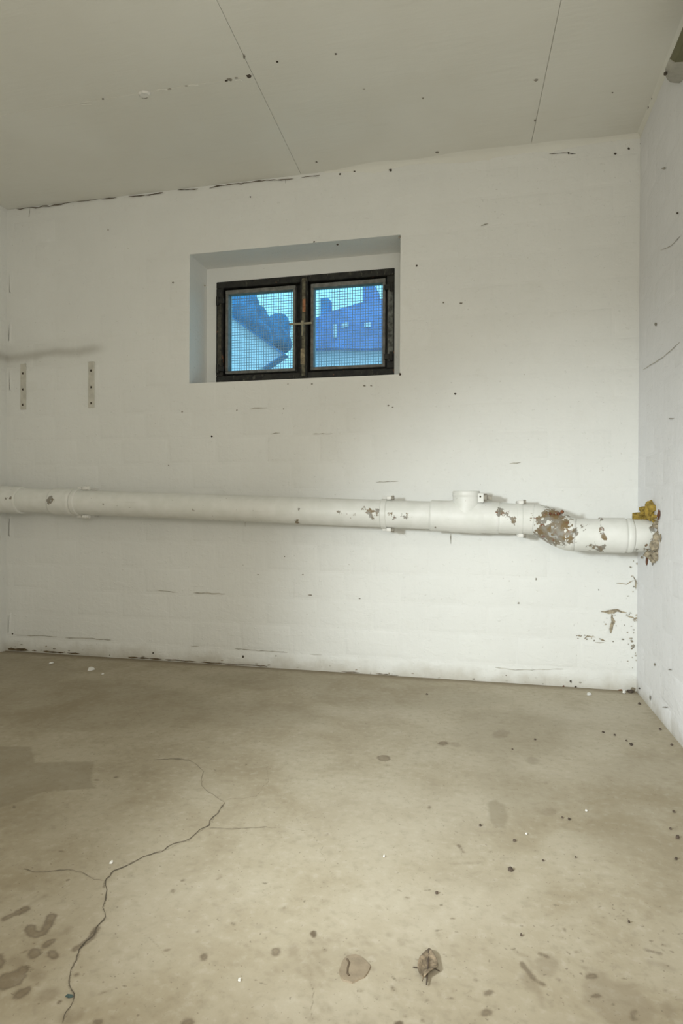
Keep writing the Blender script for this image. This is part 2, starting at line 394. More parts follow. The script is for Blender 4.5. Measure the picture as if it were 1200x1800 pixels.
# bricks: shallow paint-rounded faces standing a little proud of the filled joints
MOD, CH, Z00, JT = .26, .13, .08, .011
def brick_mesh(L, Ht, pr, axis, sgn):
    """pillow-faced brick skin; face normal along axis 'y'(-) or 'x'(-/+)"""
    L, Ht = L / 2, Ht / 2; v = []; lev = [(0, 0.0), (.006, .62), (.016, 1.0)]
    for ins, h in lev:
        for (a, b) in ((-1, -1), (1, -1), (1, 1), (-1, 1)):
            u, z = a * (L - ins) + random.uniform(-.002, .002), b * (Ht - ins) + random.uniform(-.0015, .0015); d = -h * pr
            v.append((u, d, z) if axis == 'y' else (sgn * -d * -1 if False else d * sgn, u, z))
    f = []
    for r in range(2):
        for i in range(4):
            j = (i + 1) % 4; f.append((r * 4 + i, r * 4 + j, r * 4 + 4 + j, r * 4 + 4 + i))
    f.append((8, 9, 10, 11))
    bm2 = bmesh.new(); bv = [bm2.verts.new(p) for p in v]
    for q in f: bm2.faces.new([bv[i] for i in q])
    me = bpy.data.meshes.new('brick'); bm2.normal_update()
    out = Vector((0, -1, 0)) if axis == 'y' else Vector((-sgn, 0, 0)) * -1
    bm2.to_mesh(me); bm2.free(); me.update()
    nrm = me.polygons[-1].normal
    want = Vector((0, -1, 0)) if axis == 'y' else Vector((-1 if sgn > 0 else 1, 0, 0))
    if nrm.dot(want) < 0: me.flip_normals()
    me.polygons.foreach_set('use_smooth', [True] * len(me.polygons))
    return me
cache = {}
def brick(axis, sgn, u0, u1, z0, z1, parent, mat, base):
    L, Ht = u1 - u0, z1 - z0
    if L < .03 or Ht < .025: return
    key = (axis, sgn, round(L, 3), round(Ht, 3)); lst = cache.setdefault(key, [])
    if len(lst) < 6: me = brick_mesh(L, Ht, random.choice((.0012, .0018, .0024, .003)), axis, sgn); lst.append(me)
    else: me = random.choice(lst)
    o = link('brick', me, mat, parent); c = ((u0 + u1) / 2, (z0 + z1) / 2)
    o.location = (c[0], base, c[1]) if axis == 'y' else (base, c[0], c[1])
    if axis == 'y': o.rotation_euler = (random.uniform(-.004, .004), 0, random.uniform(-.003, .003))
def sub(lo, hi, a, b):
    """interval lo..hi minus a..b"""
    if hi <= a or lo >= b: return [(lo, hi)]
    r = []
    if lo < a: r.append((lo, a))
    if hi > b: r.append((b, hi))
    return r
joints = [0.0] + [Z00 + CH * i for i in range(0, 18)] + [H]
for k in range(len(joints) - 1):
    z0, z1 = joints[k] + (JT / 2 if k else 0), joints[k + 1] - JT / 2
    ph = 3.031 - (0 if (k - 2) % 2 == 0 else MOD / 2) - 12 * MOD
    n = 0
    while ph < W:
        u0, u1 = max(ph + JT / 2, .004), min(ph + MOD - JT / 2, W - .004); ph += MOD
        if u1 - u0 < .03: continue
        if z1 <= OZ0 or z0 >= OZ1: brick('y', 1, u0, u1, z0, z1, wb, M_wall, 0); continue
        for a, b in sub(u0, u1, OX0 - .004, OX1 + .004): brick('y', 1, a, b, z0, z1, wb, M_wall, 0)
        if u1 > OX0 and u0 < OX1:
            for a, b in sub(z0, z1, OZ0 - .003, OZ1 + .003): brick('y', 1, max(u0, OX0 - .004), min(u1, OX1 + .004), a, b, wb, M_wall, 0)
    for j in range(5):
        y1 = -j * MOD - (0 if k % 2 else MOD / 2) + MOD / 2 - JT / 2; y0 = y1 - MOD + JT; y1 = min(y1, -.004)
        brick('x', 1, y0, y1, z0, z1, wr, M_side, W)
    y1 = -.004; y0 = -(MOD if k % 2 else MOD / 2) + JT / 2
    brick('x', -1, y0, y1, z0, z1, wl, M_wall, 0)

# ------------------------------------------------------------------ ceiling: slab and painted boards with open joints
ce = boxobj('ceiling', [((-.25, YF - .25, H + .006), (W + .25, .2, H + .2))], M_ceil); tag(ce, 'dull white painted cellar ceiling of large boards', kind='structure')
g = .0007
def seamA(y): return 1.638 - .035 * y
def seamB(y): return 2.686 - .048 * y
def board(xa, xb, y0, y1):
    """board between two seams (functions of y) and two y lines"""
    bm = bmesh.new(); dz = random.uniform(-.0004, .0004); lo = []; hi = []
    for y, f in ((y0, xa), (y0, xb), (y1, xb), (y1, xa)):
        lo.append(bm.verts.new((f(y), y, H + dz))); hi.append(bm.verts.new((f(y), y, H + .008)))
    bm.faces.new(lo); bm.faces.new(hi[::-1])
    for i in range(4): bm.faces.new((lo[i], lo[(i + 1) % 4], hi[(i + 1) % 4], hi[i]))
    es = [e for e in bm.edges if all(abs(v.co.z - H - dz) < 1e-5 for v in e.verts)]
    bmesh.ops.bevel(bm, geom=es, offset=.0015, segments=1, affect='EDGES')
    link('ceiling_board', frombm('ceiling_board', bm), M_ceil, ce)
L0, R1 = (lambda y: 0.0), (lambda y: W)
Am, Ap, Bm, Bp = (lambda y: seamA(y) - g), (lambda y: seamA(y) + g), (lambda y: seamB(y) - g), (lambda y: seamB(y) + g)
board(L0, Am, -.6998, 0); board(L0, Am, YF, -.7002); board(Ap, Bm, YF, 0); board(Bp, R1, YF, 0)
# plaster fillet in the right half of the back edge and along the right wall
def cove(name, p0, p1, inward, r, parent, mat):
    p0, p1, inward = Vector(p0), Vector(p1), Vector(inward); n = 40; m = 6; v = []; f = []
    for i in range(n + 1):
        t = i / n; c = p0.lerp(p1, t); rr = r * (.65 + .5 * noise.noise(c * 4)) * min(1, .15 + 4 * t if name == 'a' else .15 + 4 * t)
        for j in range(m + 1):
            a = j / m * math.pi / 2; d = rr * (1 - math.sin(a)), rr * (1 - math.cos(a))
            v.append(c + inward * (d[0] + (.0005 if j < m else -.002)) + Vector((0, 0, -1)) * (d[1] - (.004 if j == 0 else 0)))
    for i in range(n):
        for j in range(m):
            q = i * (m + 1) + j; f.append((q, q + 1, q + m + 2, q + m + 1))
    me = mesh(name, v, f); o = link(name, me, mat, parent, True); return o
cove('plaster_fillet', (1.75, 0, H), (W - .002, 0, H), (0, -1, 0), .05, ce, M_ceil)
cove('plaster_fillet', (W, -1.6, H), (W, -.002, H), (-1, 0, 0), .045, ce, M_ceil)

# ------------------------------------------------------------------ paint chips, cracks and bared mortar as thin relief
def blob2d(cx, cy, rx, ry, n=9, jit=.35):
    ph = random.random() * 6
    return [(cx + rx * math.cos(ph + 2 * math.pi * i / n) * random.uniform(1 - jit, 1 + jit), cy + ry * math.sin(ph + 2 * math.pi * i / n) * random.uniform(1 - jit, 1 + jit)) for i in range(n)]
def relief(name, pts3, nrm, th, mat, parent):
    """thin raised scab with bevelled rim from a 3D outline"""
    nrm = Vector(nrm); c = sum(pts3, Vector()) / len(pts3); n = len(pts3)
    v = list(pts3) + [c + (p - c) * .75 + nrm * th for p in pts3] + [c + nrm * th]
    f = [(i, (i + 1) % n, n + (i + 1) % n, n + i) for i in range(n)] + [(n + i, n + (i + 1) % n, 2 * n) for i in range(n)]
    bm2 = bmesh.new(); bv = [bm2.verts.new(p) for p in v]
    for q in f: bm2.faces.new([bv[i] for i in q])
    return link(name, frombm(name, bm2), mat, parent)
def on_plane(pl, x, y):
    if pl == 'back': p = onY(x, y, -.0032); return p, (0, -1, 0)
    if pl == 'right': p = onX(x, y, W - .0032); return p, (-1, 0, 0)
    if pl == 'ceil': p = onZ(x, y, H - .001); return p, (0, 0, -1)
    if pl == 'floor': p = onZ(x, y, .0); return p, (0, 0, 1)
    if pl == 'back_top': p = onY(x, y, -.006); p.z = min(p.z, H - .003); return p, (0, -1, 0)
PAR = {'floor': floor, 'back': wb, 'right': wr, 'ceil': ce, 'back_top': wb}
def chip(pl, x, y, rx, ry, mat=None, name='paint_chip'):
    pts = [on_plane(pl, *q)[0] for q in blob2d(x, y, rx * .85, ry * .85)]
    return relief(name, pts, on_plane(pl, x, y)[1], .0008, mat or M_gap, PAR[pl])
def strip(pl, pts, wpx, mat, name='crack', jit=1.0):
    Q = []
    for i in range(len(pts) - 1):
        a, b = Vector(pts[i]), Vector(pts[i + 1]); n = max(1, int((b - a).length / 6))
        for j in range(n): Q.append(a.lerp(b, j / n) + Vector((random.uniform(-jit, jit), random.uniform(-jit, jit))) * (1 if (i or j) else 0))
    Q.append(Vector(pts[-1])); v = []; f = []
    for i, q in enumerate(Q):
        d = (Q[min(i + 1, len(Q) - 1)] - Q[max(i - 1, 0)]).normalized(); nn = Vector((-d.y, d.x))
        wq = wpx * random.uniform(.35, 1.15) * (.3 if i in (0, len(Q) - 1) else 1)
        for s in (-1, 1):
            p, nr = on_plane(pl, *(q + nn * s * wq / 2)); v.append(p + Vector(nr) * (.0006 if s > 0 else .0003))
    for i in range(len(Q) - 1): f.append((2 * i, 2 * i + 1, 2 * i + 3, 2 * i + 2))
    me = mesh(name, v, f); o = link(name, me, mat, PAR[pl])
    return o
for s in ([(14, 366), (35, 367), (55, 365), (62, 366), (75, 362), (88, 362), (120, 356), (150, 352), (205, 347)], [(226, 345), (240, 344), (262, 343), (287, 338)],
          [(312, 334), (348, 332)], [(368, 331), (376, 328), (400, 325), (430, 322), (455, 318), (500, 315), (516, 314)], [(530, 312), (562, 308)]):
    strip('back_top', s, 2.2, M_crack, 'edge_crack', .9)
strip('back_top', [(502, 315), (502, 322)], 2.2, M_gap, 'edge_crack', .2)
strip('back_top', [(53, 366), (51, 382)], 2.0, M_greymort, 'edge_crack', .4)
for x, y, a, b in ((597, 306, 3, 2), (623, 301, 2.5, 1.5), (645, 299, 3, 1.5), (686, 299, 3, 3), (999, 269, 2.5, 2), (1081, 270, 4, 1.6), (1105, 261, 2.2, 2.6), (1129, 252, 5, 3), (1134, 257, 3, 2)): chip('back', x, y, a, b)
strip('back', [(965, 270), (990, 269), (1012, 270)], 1.6, M_gap, 'edge_crack', .5)
strip('back', [(6, 348), (12, 356), (17, 366)], 4, M_gap, 'edge_crack', .6)
for x, y, a, b in ((1153, 167, 2, 4.5), (1146, 174, 2, 2), (1139, 190, 2, 3.5), (1162, 145, 2, 2)): chip('ceil', x, y, a, b)
for x, y, a, b, m in ((437, 134, 5, 3.5, M_gap), (404, 140, 7, 3, M_greymort), (398, 142, 3, 2, M_gap), (415, 137, 3, 1.5, M_greymort), (487, 109, 2.5, 2, M_gap), (590, 95, 2.2, 1.8, M_gap), (181, 174, 2, 1.6, M_gap), (298, 157, 4, 1.6, M_greymort), (327, 151, 3, 1.4, M_greymort),
                      (743, 173, 2, 1.6, M_greymort), (942, 141, 4, 2.4, M_greymort), (940, 212, 1.8, 2.5, M_gap), (429, 100, 2, 4, M_greymort), (640, 157, 3, 1, M_greymort), (1076, 163, 2, 1.4, M_greymort), (255, 172, 7, 2, M_greymort), (556, 285, 2, 2, M_greymort), (768, 268, 4, 2, M_greymort)): chip('ceil', x, y, a, b, m, 'ceiling_chip_or_shade')  # chips, plus the big blister's shadow painted as a grey patch beside it
for x, y, a, b in ((253, 165, 11, 5), (420, 142, 8, 3), (285, 158, 9, 2.2), (340, 150, 9, 1.8), (150, 184, 12, 1.6)):
    pts = [on_plane('ceil', *q)[0] for q in blob2d(x, y, a, b)]
    relief('plaster_blister', pts, (0, 0, -1), .006 if a > 10 and b > 4 else .002, M_white if b > 4 else M_ceil, ce)
CRK = [(395, 1411), (384, 1428), (369, 1442), (367, 1451), (350, 1459), (336, 1473), (326, 1479), (299, 1485), (284, 1497), (265, 1502), (250, 1507), (225, 1521), (200, 1530), (192, 1540), (184, 1550), (187, 1565), (186, 1580), (181, 1596), (184, 1606), (186, 1612), (178, 1622), (170, 1630), (164, 1645), (146, 1660), (139, 1670), (134, 1688), (125, 1705), (122, 1720), (121, 1733), (131, 1747), (128, 1760), (124, 1769), (115, 1780), (110, 1798)]
strip('floor', CRK[:12], 1.5, M_crack, 'floor_crack', 1.0); strip('floor', CRK[11:], 2.3, M_crack, 'floor_crack', 1.0)
strip('floor', [(182, 1548), (165, 1545), (150, 1537), (140, 1532), (120, 1528), (100, 1531), (60, 1532), (42, 1527)], 1.3, M_hair, 'floor_crack', .8)
strip('floor', [(395, 1411), (385, 1404), (375, 1397), (362, 1390), (355, 1382), (353, 1372), (357, 1355), (346, 1345), (332, 1335), (300, 1334), (275, 1335)], 1.0, M_hair, 'floor_crack', .7)
strip('floor', [(368, 1455), (400, 1457), (430, 1456), (470, 1453)], .9, M_hair, 'floor_crack', .6)
# bared joints in the lower right corner
for s, wq in (([(1056, 1075), (1068, 1076), (1084, 1073), (1101, 1077)], 6), ([(1075, 1079), (1077, 1092), (1073, 1113)], 6.5), ([(1100, 1082), (1112, 1086), (1119, 1092)], 3), ([(1013, 1117), (1021, 1119)], 4),
              ([(1027, 1123), (1031, 1119), (1046, 1120)], 4), ([(1052, 1122), (1064, 1127)], 3.5), ([(1046, 1129), (1062, 1129)], 1.5), ([(1083, 1025), (1100, 1028), (1113, 1020)], 1.8), ([(1112, 1012), (1117, 1022), (1117, 1036)], 2.4)):
    strip('back', s, wq, M_mortar, 'bared_joint', 1.0)
for x, y, a, b, m in ((1094, 1124, 3, 2, M_greymort), (1112, 1135, 4, 3, M_greymort), (1110, 1140, 2, 2, M_mortar), (1003, 1198, 2.2, 3, M_gap), (1011, 1208, 2.6, 2.4, M_gap), (990, 1206, 2, 2, M_rust), (1112, 1212, 5, 5, M_mortar), (1104, 1215, 4, 3, M_gap), (1090, 1213, 4, 2, M_rust),
                      (732, 467, 2.2, 2, M_gap), (800, 692, 2.2, 2, M_gap), (682, 713, 2.2, 1.6, M_greymort), (690, 716, 1.8, 1.3, M_greymort), (810, 533, 3, 2, M_greymort), (779, 532, 2, 1.6, M_greymort), (372, 767, 2, 1.7, M_gap), (320, 724, 1.8, 1.5, M_greymort), (416, 721, 1.6, 1.4, M_greymort), (498, 719, 1.8, 1.4, M_greymort),
                      (296, 818, 1.4, 1.4, M_greymort), (548, 675, 1.8, 1.3, M_greymort), (506, 675, 1.4, 1.2, M_greymort), (640, 678, 3, 1.5, M_greymort), (652, 678, 2.4, 1.3, M_greymort), (427, 1154, 2, 2.4, M_gap), (485, 1153, 1.6, 1.6, M_greymort), (269, 1148, 2, 1.5, M_gap), (22, 1114, 2, 1.5, M_gap), (500, 978, 1.4, 1.2, M_greymort),
                      (440, 346, 1.6, 1.4, M_gap), (360, 502, 1.8, 1.6, M_greymort), (304, 497, 2, 1.8, M_greymort), (190, 404, 1.4, 2, M_greymort), (453, 1010, 1.6, 1.3, M_greymort), (532, 1010, 1.8, 1.4, M_greymort), (545, 1046, 5, 1.5, M_greymort), (632, 1052, 2.4, 1.0, M_greymort), (911, 1060, 2.2, 1.6, M_greymort), (942, 1018, 1.6, 3, M_greymort), (1052, 1037, 1.4, 1.2, M_gap), (703, 658, 2.4, 2.6, M_gap), (702, 417, 3, 3, M_greymort),
                      (593, 430, 2.6, 2, M_gap), (552, 425, 2.2, 1.6, M_gap)):
    chip('back', x, y, a, b, m)
for s, wq in (([(440, 719), (455, 717), (470, 717)], 2.0), ([(476, 763), (492, 761)], 1.6), ([(549, 763), (585, 762)], 1.4), ([(340, 1042), (372, 1043), (396, 1044)], 2.0), ([(275, 1037), (310, 1041)], 1.4), ([(25, 1116), (60, 1117), (100, 1119)], 2.0), ([(115, 1121), (150, 1122), (195, 1125)], 1.7),
              ([(412, 1140), (460, 1144), (505, 1147)], 1.6), ([(335, 1136), (350, 1136)], 1.8), ([(545, 1150), (565, 1151)], 1.5), ([(870, 1173), (905, 1178), (990, 1176)], 1.4), ([(845, 397), (858, 393)], 2.4), ([(660, 848), (700, 846)], 1.4), ([(895, 815), (915, 813)], 1.8)):
    strip('back', s, wq, M_faint, 'open_joint', .7)
for x, y, a, b, m in ((1190, 375, 1.8, 2.2, M_gap), (1166, 296, 4, 2, M_greymort), (1152, 570, 2.5, 4, M_greymort), (1179, 736, 6, 1.4, M_greymort), (1123, 1210, 2, 1.5, M_gap), (1142, 1226, 2, 5, M_greymort), (1168, 1243, 5, 1.6, M_greymort), (1177, 1177, 4, 1.2, M_greymort), (1150, 1168, 1.6, 3, M_greymort)): chip('right', x, y, a, b, m)
for s in ([(1195, 601), (1165, 628), (1130, 650)], [(1195, 415), (1180, 432), (1160, 440)]): strip('right', s, 1.4, M_faint, 'open_joint', .5)

for _ in range(34):                                              # flaking along the corner and the foot of the wall
    y = random.uniform(985, 1212); chip('back', 1121 - abs(random.gauss(0, 9)), y, random.uniform(.8, 2.6), random.uniform(.8, 2.4), random.choice([M_greymort, M_mortar, M_faint, M_faint]))
for _ in range(30):
    t = random.random(); chip('back', 15 + 1100 * t, 1140 + 76 * t - abs(random.gauss(0, 6)), random.uniform(1, 3.5), random.uniform(.6, 1.6), random.choice([M_greymort, M_mortar, M_faint, M_faint]))
for cx, cy in ((1078, 1076), (1074, 1097), (1040, 1121), (1062, 1126), (1100, 1080), (1020, 1119)):
    for _ in range(5): chip('back', cx + random.gauss(0, 9), cy + random.gauss(0, 3), random.uniform(.8, 2.2), random.uniform(.7, 1.6), random.choice([M_greymort, M_mortar, M_faint]))
for a, b, wq in ((14, 50, 5), (56, 64, 3), (76, 112, 4), (118, 140, 3), (225, 262, 3), (262, 285, 2.4), (290, 345, 2.2), (352, 470, 1.8), (600, 632, 1.6), (660, 700, 1.6)):
    strip('back', [(x, 1140.5 + (x - 12) * .0678) for x in np.linspace(a, b, 4)], wq, M_dirt, 'grime', .6)

# ------------------------------------------------------------------ bracket strips with screw holes (left of the window)
def bracket(xc, z0, z1, holes, label):
    e = empty('bracket_strip', (xc, -.003, (z0 + z1) / 2)); tag(e, label, 'bracket', 'old shelf bracket strips')
    o = boxobj('strip', [((xc - .0165, -.0075, z0), (xc + .0165, -.001, z1))], M_strip, bevel=.0012); child(o, e)
    for hz in holes:
        bm = bmesh.new(); addcyl(bm, (xc + random.uniform(-.003, .003), -.0082, hz), (xc, -.005, hz), .0065, 10, .006)
        h = link('screw_hole', frombm('screw_hole', bm), M_gap); child(h, e)
M_strip = flat('strip_paint', (.62, .60, .53), .7, var=.12)
bracket(onY(42, 680).x, onY(42, 720).z, onY(42, 640).z, [onY(42, q).z for q in (657, 685, 712)], 'faded flat wall strip with three screw holes near the left corner')
bracket(onY(161.5, 680).x, onY(161, 717).z, onY(161, 636).z, [onY(161, q).z for q in (652, 681, 709)], 'faded flat wall strip with three screw holes nearer the window')

# ------------------------------------------------------------------ window
wn = empty('window_1', ((IX0 + IX1) / 2, .22, IZ0)); tag(wn, 'two-sash black steel cellar window with wire mesh in the wall recess', kind='structure')
y0, y1 = .195, .245
fr = boxobj('outer_frame', [((IX0, y0, IZ1 - .034), (IX1, y1, IZ1)), ((IX0, y0, IZ0), (IX1, y1, IZ0 + .034)), ((IX0, y0, IZ0 + .034), (IX0 + .038, y1, IZ1 - .034)), ((IX1 - .038, y0, IZ0 + .034), (IX1, y1, IZ1 - .034))], M_steel, bevel=.003); child(fr, wn)
rb = boxobj('rebate', [((IX0 + .004, .237, IZ1 - .055), (IX1 - .004, .25, IZ1 - .02)), ((IX0 + .004, .237, IZ0 + .02), (IX1 - .004, .25, IZ0 + .052)), ((IX0 + .004, .2372, IZ0 + .052), (IX0 + .06, .2498, IZ1 - .055)), ((IX1 - .06, .2372, IZ0 + .052), (IX1 - .004, .2498, IZ1 - .055)), ((1.540, .2374, IZ0 + .052), (1.640, .2496, IZ1 - .055))], M_steel); rb.parent = fr
mu = boxobj('mullion', [((1.578, .186, IZ0 + .005), (1.618, y1 - .002, IZ1 - .01))], M_steel, bevel=.003); child(mu, wn)
mb = boxobj('mullion_bead', [((1.590, .179, IZ0 + .012), (1.608, .19, IZ1 - .022))], M_mull, bevel=.002); mb.parent = mu
def sash(x0, x1, z0, z1, lab):
    t = .015
    fo = boxobj('sash', [((x0, .203, z1 - t * 1.4), (x1, .235, z1)), ((x0, .203, z0), (x1, .235, z0 + t)), ((x0, .203, z0 + t), (x0 + t, .235, z1 - t * 1.4)), ((x1 - t, .203, z0 + t), (x1, .235, z1 - t * 1.4))], M_sash, bevel=.002); child(fo, wn)
    tag(fo, lab)
    gl = boxobj('pane', [((x0 + t - .002, .224, z0 + t - .002), (x1 - t + .002, .228, z1 - t * 1.4 + .002))], M_glass); gl.parent = fo; gl.matrix_parent_inverse = Matrix.Identity(4)
    bm = bmesh.new(); p = .0138; wr_ = .0016
    n = int((x1 - x0 - 2 * t) / p)
    for i in range(1, n + 1):
        xx = x0 + t + i * (x1 - x0 - 2 * t) / (n + 1); addcyl(bm, (xx, .262, z0 + .004), (xx, .262, z1 - .004), wr_, 6)
    n = int((z1 - z0 - 2 * t) / p)
    for i in range(1, n + 1):
        zz = z0 + t + i * (z1 - z0 - 2 * t) / (n + 1); addcyl(bm, (x0 + .004, .2655, zz), (x1 - .004, .2655, zz), wr_, 6)
    addbox(bm, (x0 - .01, .255, z0 - .01), (x1 + .01, .27, z0 + .012)); addbox(bm, (x0 - .01, .255, z1 - .012), (x1 + .01, .27, z1 + .01))
    addbox(bm, (x0 - .01, .255, z0), (x0 + .010, .27, z1)); addbox(bm, (x1 - .010, .255, z0), (x1 + .01, .27, z1))
    wm = link('wire_mesh', frombm('wire_mesh', bm), M_wire); wm.parent = fo; tag(wm, 'fine square wire mesh behind the glass', kind='stuff')
sash(1.166, 1.549, 1.474, 1.913, 'left grey steel sash'); sash(1.630, 2.014, 1.474, 1.913, 'right grey steel sash')
for hx, zs, s in ((IX0 + .012, (1.855, 1.50), 1), (IX1 - .014, (1.862, 1.52), -1)):
    for hz in zs:
        bm = bmesh.new(); addcyl(bm, (hx, .188, hz - .022), (hx, .188, hz + .022), .009, 10); addbox(bm, (min(hx, hx + s * .035), .184, hz - .013), (max(hx, hx + s * .035), .197, hz + .013), .002)
        h = link('hinge', frombm('hinge', bm), M_steel); child(h, wn)
for a, b, m in ((IX0 + .010, IX0 + .030, (.075, .07, .05)), (IX1 - .032, IX1 - .006, (.15, .155, .14))):
    child(boxobj('stile_strip', [((a, .1915, 1.50), (b, .197, 1.87))], flat('stile_grey', m, .7, var=.6, scale=50), bevel=.001), wn)
lt = boxobj('latch', [((1.528, .163, 1.697), (1.648, .170, 1.708)), ((1.592, .158, 1.690), (1.606, .186, 1.716))], M_brass, bevel=.0015); child(lt, wn)
kn = boxobj('latch_arm', [((1.594, .160, 1.64), (1.604, .168, 1.692))], M_brass, bevel=.001); kn.parent = lt
rs = boxobj('rust_spot', [((1.594, .1775, 1.765), (1.610, .1795, 1.83))], flat('orange_rust', (.42, .19, .09), var=.4, scale=80), bevel=.0009); child(rs, wn)
rs2 = boxobj('rust_spot', [((1.585, .1772, 1.50), (1.606, .1795, 1.58))], flat('tan_rust', (.33, .27, .17), var=.5, scale=70), bevel=.0009); child(rs2, wn)
sr = boxobj('sill_rust', [((1.066, .03, OZ0 - .001), (1.11, .19, OZ0 + .0015))], M_rust, bevel=.0005); child(sr, wn)

# ------------------------------------------------------------------ drain pipe
dp = empty('drain_pipe', (1.5, -.15, .70)); tag(dp, 'long white painted drain pipe with clamps, inspection tee and flaking bend along the wall', 'pipe')
SA, SB = .15, .235
CH_SPOTS = [(92, 880, 7, 1.1), (15, 877, 5, .7), (23, 876, 4, .8), (655, 902, 11, .62), (664, 896, 5, .7), (690, 906, 9, .6), (712, 906, 9, .6), (724, 911, 5, .6), (640, 893, 7, .5), (878, 899, 7, .8), (890, 906, 8, .7), (900, 914, 6, .8), (905, 922, 4, .6),
            (950, 918, 16, .62), (955, 935, 14, .85), (972, 905, 18, .75), (985, 920, 18, .75), (975, 940, 18, .85), (995, 945, 14, .7), (965, 955, 14, .6), (1010, 935, 8, .6), (1022, 927, 5, .6), (1003, 905, 8, .6), (1040, 960, 10, .5), (1058, 930, 5, .7), (1060, 945, 5, .7), (1057, 964, 7, .8), (1058, 912, 4, .7),
            (1140, 962, 9, .6), (1120, 966, 5, .5), (520, 918, 5, .75), (415, 901, 5, .45), (455, 900, 4, .5), (526, 895, 3, .6), (182, 885, 5, .5), (207, 886, 5, .5), (340, 896, 5, .45), (765, 928, 5, .5), (1150, 930, 8, .75), (1150, 905, 7, .7), (1148, 960, 9, .8), (863, 910, 4, .5), (597, 900, 6, .5), (620, 905, 9, .42)]
SPOTS = [(onY(x, y, -(SA if x < 960 else SB) - .05), r / 395.0, s) for x, y, r, s in CH_SPOTS]
def tube(name, path, radii, parent, seg=40, capends=True, ring=.008, yb=0):
    """path = list of points, radii per point; resampled finely, carries the 'chip' attribute"""
    P, Rr = [], []
    for i in range(len(path) - 1):
        a, b = Vector(path[i]), Vector(path[i + 1]); n = max(1, int((b - a).length / ring))
        for j in range(n): P.append(a.lerp(b, j / n)); Rr.append(radii[i] + (radii[i + 1] - radii[i]) * j / n)
    P.append(Vector(path[-1])); Rr.append(radii[-1]); v = []; f = []; n = len(P); prevu = None
    for i, c in enumerate(P):
        d = (P[min(i + 1, n - 1)] - P[max(i - 1, 0)])
        if d.length < 1e-7: d = Vector((1, 0, 0))
        d.normalize(); u = Vector((0, 0, 1)) if abs(d.z) < .8 else Vector((0, 1, 0)); u = (u - d * u.dot(d)).normalized(); w_ = d.cross(u)
        for j in range(seg):
            a = 2 * math.pi * j / seg; v.append(c + (u * math.cos(a) + w_ * math.sin(a)) * Rr[i])
    for i in range(n - 1):
        for j in range(seg):
            k = (j + 1) % seg; f.append((i * seg + j, i * seg + k, (i + 1) * seg + k, (i + 1) * seg + j))
    if capends: f += [tuple(range(seg))[::-1], tuple((n - 1) * seg + j for j in range(seg))]
    me = mesh(name, v, f)
    bm2 = bmesh.new(); bm2.from_mesh(me); bmesh.ops.recalc_face_normals(bm2, faces=bm2.faces); bm2.to_mesh(me); bm2.free()
    A = np.array([tuple(q) for q in v]); ch = np.zeros(len(A))
    for c, r, s in SPOTS:
        d = np.hypot(A[:, 0] - c.x, A[:, 2] - c.z); val = s * np.clip(1.25 - d / r * .7, 0, 1.0)
        cy_ = np.array([q.y for q in P]).repeat(seg)
        ch = np.maximum(ch, np.where(A[:, 1] < cy_ + .02, val, 0))
    me.attributes.new('chip', 'FLOAT', 'POINT').data.foreach_set('value', ch.astype(np.float32))
    o = link(name, me, M_pipe)
    me.polygons.foreach_set('use_smooth', [len(p.vertices) == 4 for p in me.polygons])
    return child(o, parent)
def ax(px, py, s=SA): return onY(px, py, -s)
def axis_at(x):
    """centre line of the straight run"""
    a, b = ax(140, 883), ax(915, 912); t = (x - a.x) / (b.x - a.x); p = a.lerp(b, t); return p
def X(px, py=905, s=SA + .05): return onY(px, py, -s).x
R0 = .0605
tube('pipe_run', [axis_at(-.12), axis_at(X(757))], [R0, R0], dp)
tube('collar', [axis_at(-.1), axis_at(X(28, 880) - .006), axis_at(X(28, 880))], [R0 + .008, R0 + .008, R0 + .006], dp)
tube('sleeve', [axis_at(X(83, 880)), axis_at(X(85, 880)), axis_at(X(118, 880)), axis_at(X(121, 880))], [R0 + .001, R0 + .006, R0 + .006, R0 + .001], dp)
# inspection tee
tube('inspection_tee', [axis_at(X(754)), axis_at(X(756)), axis_at(X(788)), axis_at(X(793)), axis_at(X(843)), axis_at(X(848)), axis_at(X(877)), axis_at(X(879))], [R0, R0 + .006, R0 + .006, R0 + .009, R0 + .009, R0 + .006, R0 + .006, R0], dp)
tube('pipe_run', [axis_at(X(876)), axis_at(X(945))], [R0 + .003, R0 + .003], dp)
tc = axis_at((X(792) + X(845)) / 2); tx0, tx1 = X(794) , X(842)
bt = tube('branch', [tc + Vector((0, -.012, .0)), tc + Vector((0, -.012, .086)), tc + Vector((0, -.012, .088)), tc + Vector((0, -.012, .106)), tc + Vector((0, -.012, .109))], [.0555, .0555, .0575, .0575, .055], dp, ring=.006)
cp = boxobj('cap_lug', [((tx1 - .006, -.205, tc.z + .060), (tx1 + .018, -.16, tc.z + .100))], M_pipe, bevel=.004, seg=2); child(cp, dp)
bm = bmesh.new(); addcyl(bm, (tx1 + .006, -.183, tc.z + .082), (tx1 + .052, -.183, tc.z + .080), .010, 8); addcyl(bm, (tx1 + .018, -.183, tc.z + .082), (tx1 + .032, -.183, tc.z + .082), .016, 6)
child(link('cap_bolt', frombm('cap_bolt', bm), M_greymort), dp)
bm = bmesh.new(); addcyl(bm, (tx1 + .004, -.2045, tc.z + .085), (tx1 + .004, -.2065, tc.z + .085), .004, 8); child(link('bolt_hole', frombm('bolt_hole', bm), M_gap), dp)
